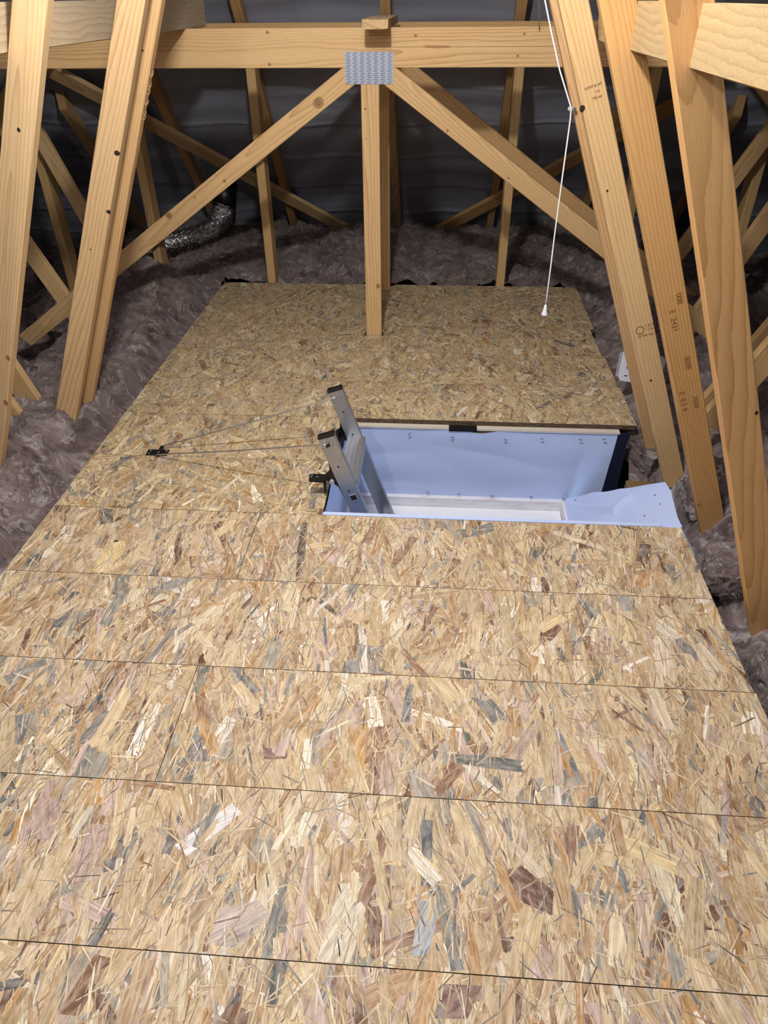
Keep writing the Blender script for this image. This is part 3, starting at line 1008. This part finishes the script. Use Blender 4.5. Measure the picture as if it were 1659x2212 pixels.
# ------------------------------------------------------------------ hatch: lining, frame, flap
hb = thing('hatch_lining', (0.2, 2.14, 0), 'pale blue-white membrane lining stapled inside the loft hatch', 'membrane')
ZB = -0.345


def wall_sheet(name, fn, nu, nv, mat, parent):
    o = sheet(name, fn, nu, nv, mat)
    o.parent = parent
    o.matrix_parent_inverse = Matrix.Translation(parent.location).inverted()
    return o


def back_wall(u, v):
    x = -0.333 + 1.066 * u - .02 * u * v
    z = -0.026 + (ZB + 0.026) * v
    ripple = .010 * noise.noise(Vector((x * 3.0, v * 2.2, 2))) * math.sin(math.pi * v) + .006 * math.sin(7 * x + 5 * v) * math.exp(-((u - .42) / .22) ** 2) * (1 - v)
    return (x, 2.452 - abs(ripple), z - .012 * math.exp(-((u - .50) / .05) ** 2) * (1 - v) ** 3)


wall_sheet('back_panel', back_wall, 70, 40, LINING, hb)


def left_wall(u, v):
    y = 1.832 + .615 * u
    return (HX + .004 + .004 * noise.noise(Vector((y * 5, v * 3, 7))), y, -0.002 + (ZB + .002) * v)


wall_sheet('left_panel', left_wall, 30, 20, LINING, hb)
bm = bmesh.new()
vs, fs = add_box(bm, (HX, 1.8225, ZB), (0.742, 1.838, 0.0035))
bevel(bm, .003)
from_bm('front_panel', bm, LINING, hb)
bm = bmesh.new()
add_box(bm, (0.700, 2.4525, -0.43), (0.775, 2.4555, -0.022))
from_bm('folded_back_edge', bm, NAVY, hb)
STP = [(-.08, -.045, 40), (.09, -.055, 25), (.30, -.06, -5), (.44, -.05, 5), (.59, -.05, -10), (.68, -.045, -8), (0.0, -.325, 35), (.13, -.328, 25), (.27, -.332, 0), (.43, -.33, 0), (.565, -.335, 0)]
for (x, z, a) in STP:
    Mx = Matrix.Translation((x, 2.4375, z)) @ Matrix.Rotation(R(-a), 4, 'Y')
    sp = bmesh.new()
    add_box(sp, (-.006, -.0006, -.0007), (.006, .004, .0007), Mx)
    from_bm('staple', sp, STAPLE, hb)

# right-hand flap sloping out over the joists
fl = thing('membrane_flap', (0.7, 2.0, 0), 'creased pale blue membrane flap spread over the right end of the hatch', 'membrane')
A = [(.570, 2.440, -.335), (.566, 2.33, -.345), (.562, 2.18, -.345), (.558, 2.0, -.340), (.555, 1.842, -.338)]
Bq = [(.812, 2.072, .004), (.822, 2.03, -.002), (.816, 1.95, -.010), (.806, 1.88, -.004), (.803, 1.822, .003)]


def pl(P_, t):
    k = t * (len(P_) - 1); i = min(int(k), len(P_) - 2)
    return Vector(P_[i]).lerp(Vector(P_[i + 1]), k - i)


def flap(u, v):
    p = pl(A, v).lerp(pl(Bq, v), u)
    b = math.sin(math.pi * u)
    p.z += .006 * b + .03 * b * v
    cr = abs((v - .06) - .30 * (1 - abs(u - .45) * 2.2))
    p.z += .026 * math.exp(-(cr / .035) ** 2) * math.exp(-((u - .55) / .28) ** 2)
    p.z += .010 * noise.noise(Vector((u * 5, v * 4, 4))) * b
    return p


wall_sheet('flap_sheet', flap, 60, 60, LINING, fl)


def tail(u, v):
    y = 1.835 - .15 * v
    return (.8035 + .018 * u * (1 - v), y, .003 - .06 * u)


wall_sheet('tucked_tail', tail, 6, 14, LINING, fl)
for (u, v, a) in ((.05, .93, 20), (.16, .90, 60), (.12, .05, 5), (.86, .28, 10), (.88, .42, 60), (.72, .55, 20), (.07, .35, 80)):
    p = Vector(flap(u, v))
    sp = bmesh.new()
    add_box(sp, (-.005, -.0006, -.0006), (.005, .0006, .003), Matrix.Translation(p + Vector((0, -.001, .0006))) @ Matrix.Rotation(R(a), 4, 'Z'))
    from_bm('staple', sp, STAPLE, fl)

# edge strip and trimmer under the board behind the hatch
o = slab('trimmer_joist', (-0.35, 2.456, -0.42), (0.740, 2.50, -0.019), 'x', None, (.6, .5, .4))
tag(o, 'timber trimmer joist under the board behind the hatch, hidden by the lining', 'joist')
es = thing('edge_strip', (0.2, 2.47, -0.02), 'thin cream strip under the cut board edge at the back of the hatch', 'trim')
bm = bmesh.new(); add_box(bm, (-0.333, 2.447, -0.0265), (0.075, 2.4725, -0.0182)); add_box(bm, (0.185, 2.447, -0.0265), (0.738, 2.4725, -0.0182)); from_bm('strip', bm, CREAM, es)
bm = bmesh.new(); add_box(bm, (0.075, 2.443, -0.030), (0.185, 2.4725, -0.0181)); from_bm('latch_recess', bm, BLACK, es)

# hatch frame: painted timber with a white plastic lip
hf = thing('hatch_surround', (0.2, 2.14, -0.4), 'white painted hatch frame with plastic lip at the bottom of the opening', 'hatch frame')


def make_stained():
    t = NT('stained_white_paint')
    tc = t.new('ShaderNodeTexCoord').outputs['Object']
    n = t.noise(t.vmul(tc, (3, 3, 30)), 2.2, 5, .7)
    n2 = t.noise(t.vmul(tc, (25, 25, 160)), 1, 4, .7)
    k = t.math('MULTIPLY', t.math('MULTIPLY_ADD', n, 4.0, -1.9), n2)
    t.base(t.mix(k, (0.78, 0.78, 0.82, 1), (0.42, 0.30, 0.19, 1)), 0.6)
    return t.m


STAIN = make_stained()
bm = bmesh.new(); add_box(bm, (-0.335, 2.430, -0.39), (0.572, 2.452, -0.3445)); bevel(bm, .001); from_bm('back_rail', bm, STAIN, hf)
bm = bmesh.new(); add_box(bm, (0.556, 1.842, -0.39), (0.572, 2.4295, -0.3445)); bevel(bm, .001); from_bm('right_rail', bm, STAIN, hf)
bm = bmesh.new(); add_box(bm, (-0.335, 1.842, -0.39), (-0.320, 2.4295, -0.3445)); from_bm('left_rail', bm, STAIN, hf)
bm = bmesh.new()
add_box(bm, (-0.319, 2.340, -0.397), (0.555, 2.4295, -0.389)); add_box(bm, (-0.319, 1.842, -0.397), (0.555, 1.90, -0.389))
add_box(bm, (-0.319, 1.90, -0.397), (-0.27, 2.340, -0.389)); add_box(bm, (0.52, 1.90, -0.397), (0.555, 2.340, -0.389))
add_box(bm, (-0.319, 2.340, -0.435), (0.555, 2.350, -0.397))
bevel(bm, .0015)
from_bm('plastic_lip', bm, WHITEP, hf)

# ------------------------------------------------------------------ loft ladder
ld = thing('loft_ladder', (-0.3, 2.1, 0), 'aluminium loft ladder rising out of the hatch with black end caps', 'ladder')
AX = Vector((-0.318, 0, 0.948))          # up along the stiles
AW = Vector((0.948, 0, 0.318))           # across a stile, in the side plane
for y0, y1, topc in ((1.928, 1.950, Vector((-0.328, 0, 0.228))), (2.246, 2.268, Vector((-0.340, 0, 0.232)))):
    near = y0 < 2
    bm = bmesh.new()
    L = 1.55
    hw = 0.027
    def pt(s, a, y): return topc - AX * s + AW * a + Vector((0, y, 0))
    # channel section, open towards the other stile
    sec = [(-hw, y0), (hw, y0), (hw, y1), (hw - .002, y1), (hw - .002, y0 + .002), (-hw + .002, y0 + .002), (-hw + .002, y1), (-hw, y1)]
    if not near: sec = [(a, y0 + y1 - y) for a, y in sec]
    if not near: sec = [(-hw, y0), (hw, y0), (hw, y1), (-hw, y1)]
    ra = [bm.verts.new(pt(0, a, y)) for a, y in sec]; rb = [bm.verts.new(pt(L, a, y)) for a, y in sec]
    n = len(sec)
    bm.faces.new(ra); bm.faces.new(rb[::-1])
    for i in range(n): bm.faces.new((ra[i], rb[i], rb[(i + 1) % n], ra[(i + 1) % n]))
    st = from_bm('stile', bm, ALU, ld)
    Mst = Matrix((AW, Vector((0, 1, 0)), AX)).transposed().to_4x4()
    bm = bmesh.new(); add_box(bm, (-hw - .001, y0 - .001, -.004), (hw + .001, y1 + .001, .008), Matrix.Translation(Vector((topc.x, 0, topc.z))) @ Mst); bevel(bm, .002); from_bm('end_cap', bm, BLACK, st)
    def disc(name, s, a, r_, mat, ring=False):
        bm = bmesh.new(); add_tube(bm, [pt(s, a, y0 - .0008), pt(s, a, y0 + .0002)], r_, 14); return from_bm(name, bm, mat, st)
    for s, a in (((.115, -.002), (.215, -.002)) if near else ((.088, .0), (.185, .0))): disc('rivet_hole', s, a, .0032, HOLE)
    if near:
        bm = bmesh.new(); add_box(bm, (-.0125, y0 - .0016, -.0125), (.0125, y0 + .001, .0125), Matrix.Translation(Vector((topc.x, 0, topc.z)) - AX * .243 + AW * .004) @ Mst); bevel(bm, .002); from_bm('rung_socket_rim', bm, SCREW, st)
        bm = bmesh.new(); add_box(bm, (-.0098, y0 - .0024, -.0098), (.0098, y0 + .001, .0098), Matrix.Translation(Vector((topc.x, 0, topc.z)) - AX * .243 + AW * .004) @ Mst); from_bm('rung_socket', bm, HOLE, st)
        bm = bmesh.new(); add_tube(bm, [pt(.033, -.010, y0 - .0010), pt(.028, .0, y0 - .0012), pt(.023, .010, y0 - .0010)], [.0042, .0050, .0042], 10); from_bm('rod_slot', bm, HOLE, st)
        bm = bmesh.new(); add_tube(bm, [pt(.026, .004, y0 - .003), pt(.021, .013, y0 - .004)], .0036, 10); from_bm('rod_end', bm, ROD, st)
# treads between the stiles
for s in (0.20, 0.76, 1.10):
    c = Vector((-0.334, 0, .230)) - AX * s
    bm = bmesh.new()
    add_box(bm, (c.x - .030, 1.951, c.z - .010), (c.x + .036, 2.2455, c.z + .008))
    for q in range(4):
        xx = c.x - .022 + q * .016
        add_box(bm, (xx, 1.951, c.z + .008), (xx + .006, 2.2455, c.z + .0105))
    add_box(bm, (c.x + .028, 1.951, c.z - .035), (c.x + .036, 2.2455, c.z - .010))
    from_bm('tread', bm, ALU, ld)
# foot clip on the far stile
bm = bmesh.new(); add_box(bm, (-0.175, 2.21, -0.335), (-0.118, 2.2455, -0.295)); bevel(bm, .003); from_bm('slide_clip', bm, ALU, ld)
# black hinge brackets
for y, near in ((1.935, True), (2.262, False)):
    bm = bmesh.new()
    c = Vector((-0.328, 0, .228)) - AX * (.165 if near else .17) - AW * .024
    if near:
        poly = [(-0.328, 0.147), (-0.262, -0.030), (-0.258, -0.050), (-0.276, -0.022), (-0.298, 0.034), (-0.318, 0.050), (-0.336, 0.056), (-0.338, 0.084), (-0.324, 0.098)]
    else:
        poly = [(-0.330, 0.135), (-0.276, -0.030), (-0.292, -0.005), (-0.318, 0.030), (-0.345, 0.030), (-0.345, 0.060), (-0.330, 0.075)]
    add_prism(bm, poly, y, y + .006)
    bevel(bm, .0008)
    br = from_bm('hinge_bracket', bm, BLACKM, ld)
    bm = bmesh.new()
    if near:
        add_box(bm, (-0.394, 1.930, 0.064), (-0.330, 1.958, 0.069))
        add_box(bm, (-0.394, 1.927, 0.055), (-0.336, 1.931, 0.069))
        add_box(bm, (-0.346, 1.927, 0.012), (-0.337, 1.936, 0.060))
    else:
        add_tube(bm, [(-0.322, 2.262, .045), (-0.322, 2.10, .045)], .013, 12)
        add_box(bm, (-0.345, 2.24, -0.03), (-0.334, 2.275, 0.06))
    from_bm('bracket_arm', bm, BLACKM, br)
    if near:
        bm = bmesh.new(); add_tube(bm, [(-0.318, 1.9345, .058), (-0.318, 1.926, .058)], .0085, 14); from_bm('pivot_bolt', bm, SCREW, br)
        for xx, yy in ((-0.387, 1.951), (-0.387, 1.938), (-0.368, 1.940)):
            bm = bmesh.new(); add_tube(bm, [(xx, yy, .0685), (xx, yy, .0700)], .0028, 10); from_bm('screw', bm, SCREW, br)
# stay rods from the stile tops to a plate on the boards
PLX, PLY = -1.000, 2.168
for a, b in (((-0.336, 1.921, .205), (-0.990, 2.138, .012)), ((-0.345, 2.243, .205), (-0.986, 2.196, .013))):
    bm = bmesh.new()
    a, b = Vector(a), Vector(b)
    m = a.lerp(b, .5) - Vector((0, 0, .004))
    add_tube(bm, [a + Vector((.010, 0, .001)), a, m, b, b + Vector((-.004, 0, -.002))], .0026, 8)
    from_bm('stay_rod', bm, ROD, ld)
pt_ = thing('rod_plate', (PLX, PLY, 0.001), 'small black hinge plate screwed to the boards holding the two ladder rods', 'hinge plate')
bm = bmesh.new(); add_box(bm, (PLX - .040, PLY - .020, .0012), (PLX + .040, PLY + .020, .0034)); bevel(bm, .0008); from_bm('base_plate', bm, BLACKM, pt_)
bm = bmesh.new(); add_tube(bm, [(PLX + .010, PLY - .026, .010), (PLX + .010, PLY + .026, .010)], .0072, 12); from_bm('hinge_barrel', bm, BLACKM, pt_)
for dx in (-.029, .031):
    for dy in (-.010, .010):
        bm = bmesh.new(); add_tube(bm, [(PLX + dx, PLY + dy, .003), (PLX + dx, PLY + dy, .0046)], .0030, 10); from_bm('screw', bm, SCREW, pt_)

# ------------------------------------------------------------------ ventilation duct
du = thing('vent_duct', (-1.6, 4.9, 0), 'crumpled silver foil duct with black collar curving up to the roof on the left', 'duct')
CP = [Vector(p) for p in ((-1.455, 5.03, .215), (-1.462, 5.02, .185), (-1.482, 4.97, .125), (-1.53, 4.90, .070), (-1.60, 4.81, .045), (-1.68, 4.72, .045), (-1.755, 4.62, .05), (-1.82, 4.52, .03), (-1.88, 4.44, -.03))]


def cat(t):
    k = t * (len(CP) - 1); i = min(int(k), len(CP) - 2); u = k - i
    p0, p1, p2, p3 = CP[max(i - 1, 0)], CP[i], CP[i + 1], CP[min(i + 2, len(CP) - 1)]
    return .5 * ((2 * p1) + (p2 - p0) * u + (2 * p0 - 5 * p1 + 4 * p2 - p3) * u * u + (3 * p1 - p0 - 3 * p2 + p3) * u ** 3)


bm = bmesh.new()
N = 260
rings = add_tube(bm, [cat(i / N) for i in range(N + 1)], [.073 + .0065 * math.sin(i * 2 * math.pi / 6.5) for i in range(N + 1)], 34, False)
for i, rg in enumerate(rings):
    c = cat(i / N)
    for v in rg:
        d = (v.co - c)
        v.co = c + d * (1 + .13 * noise.noise(v.co * 18) + .09 * noise.noise(v.co * 55))
for f_ in bm.faces: f_.smooth = False
from_bm('foil_hose', bm, FOIL, du)
bm = bmesh.new(); add_tube(bm, [(-1.455, 5.025, .195), (-1.450, 5.06, .27), (-1.447, 5.12, .335)], [.078, .078, .080], 28); from_bm('collar', bm, BLACK, du)

# ------------------------------------------------------------------ pull cord, twine and white bracket
pc = thing('pull_cord', (0.365, 2.40, 0.48), 'white light pull cord hanging from a clip on the leaning web', 'pull cord')
bm = bmesh.new()
pts = [(0.05, 2.36, 1.90), (0.155, 2.38, 1.63), (0.272, 2.40, 1.345), (0.300, 2.402, 1.270), (0.335, 2.404, 1.182), (0.3815, 2.406, 1.088), (0.3830, 2.404, 1.060), (0.3815, 2.402, .90), (0.3805, 2.4, .74), (0.3815, 2.4, .60), (0.381, 2.4, .49)]
add_tube(bm, pts, .0022, 8)
from_bm('cord', bm, CORD, pc)
bm = bmesh.new(); add_tube(bm, [(0.381, 2.4, .500), (0.381, 2.4, .490), (0.381, 2.4, .476), (0.381, 2.4, .468), (0.381, 2.4, .464)], [.003, .0055, .0075, .011, .0105], 16); from_bm('cord_pull', bm, WHITEP, pc)
bm = bmesh.new(); add_tube(bm, [(0.376, 2.406, 1.086), (0.394, 2.420, 1.082)], .0055, 10); from_bm('cord_clip', bm, plain('grey_clip', (168, 178, 188), .4), pc)
bm = bmesh.new(); add_tube(bm, [(0.345, 3.30, 1.46), (0.352, 3.305, 1.34), (0.360, 3.31, 1.29), (0.366, 3.314, 1.245)], .0016, 6); add_tube(bm, [(0.366, 3.312, 1.42), (0.356, 3.31, 1.36), (0.353, 3.305, 1.33)], .0012, 6)
tag(from_bm('twine', bm, JUTE), 'thin brown twine hanging over the right part of the front hip truss', 'string')

wb = thing('wall_bracket', (0.87, 2.78, .04), 'white slotted metal bracket plate left lying behind the ring-stamped web', 'bracket')
bm = bmesh.new()
poly = [(.780, .056), (.791, .040), (.860, .031), (.955, .031), (.966, .070), (.970, .128), (.955, .145), (.930, .147), (.800, .160), (.786, .158)]
poly = [(.780, .062), (.791, .044), (.858, .036), (.945, .036), (.966, .110), (.966, .132), (.948, .145), (.925, .140), (.905, .105), (.860, .105), (.836, .120), (.803, .158), (.788, .160)]
add_prism(bm, poly, 2.78, 2.782)
for v in bm.verts: v.co.y += (v.co.z - .04) * .25
plate_o = from_bm('plate', bm, WHITEM, wb)
bm = bmesh.new()
vs = [bm.verts.new(p) for p in ((.780, 2.7855, .062), (.788, 2.810, .160), (.775, 2.800, .158), (.769, 2.776, .064))]
bm.faces.new(vs)
ext = bmesh.ops.extrude_face_region(bm, geom=bm.faces[:])
for v in ext['geom']:
    if isinstance(v, bmesh.types.BMVert): v.co.x -= .0015
from_bm('folded_flange', bm, WHITEM, wb)
for x, z, w_, h_ in ((.812, .096, .0028, .0020), (.812, .064, .006, .0022)):
    bm = bmesh.new(); yy = 2.78 + (z - .04) * .25
    add_box(bm, (x - w_, yy - .0008, z - h_), (x + w_, yy + .001, z + h_)); from_bm('slot', bm, HOLE, plate_o)
# small joist stub in the gap right of the hatch
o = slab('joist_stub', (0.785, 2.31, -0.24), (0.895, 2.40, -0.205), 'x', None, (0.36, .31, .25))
tag(o, 'bit of pale timber in the dark gap right of the hatch', 'timber offcut')
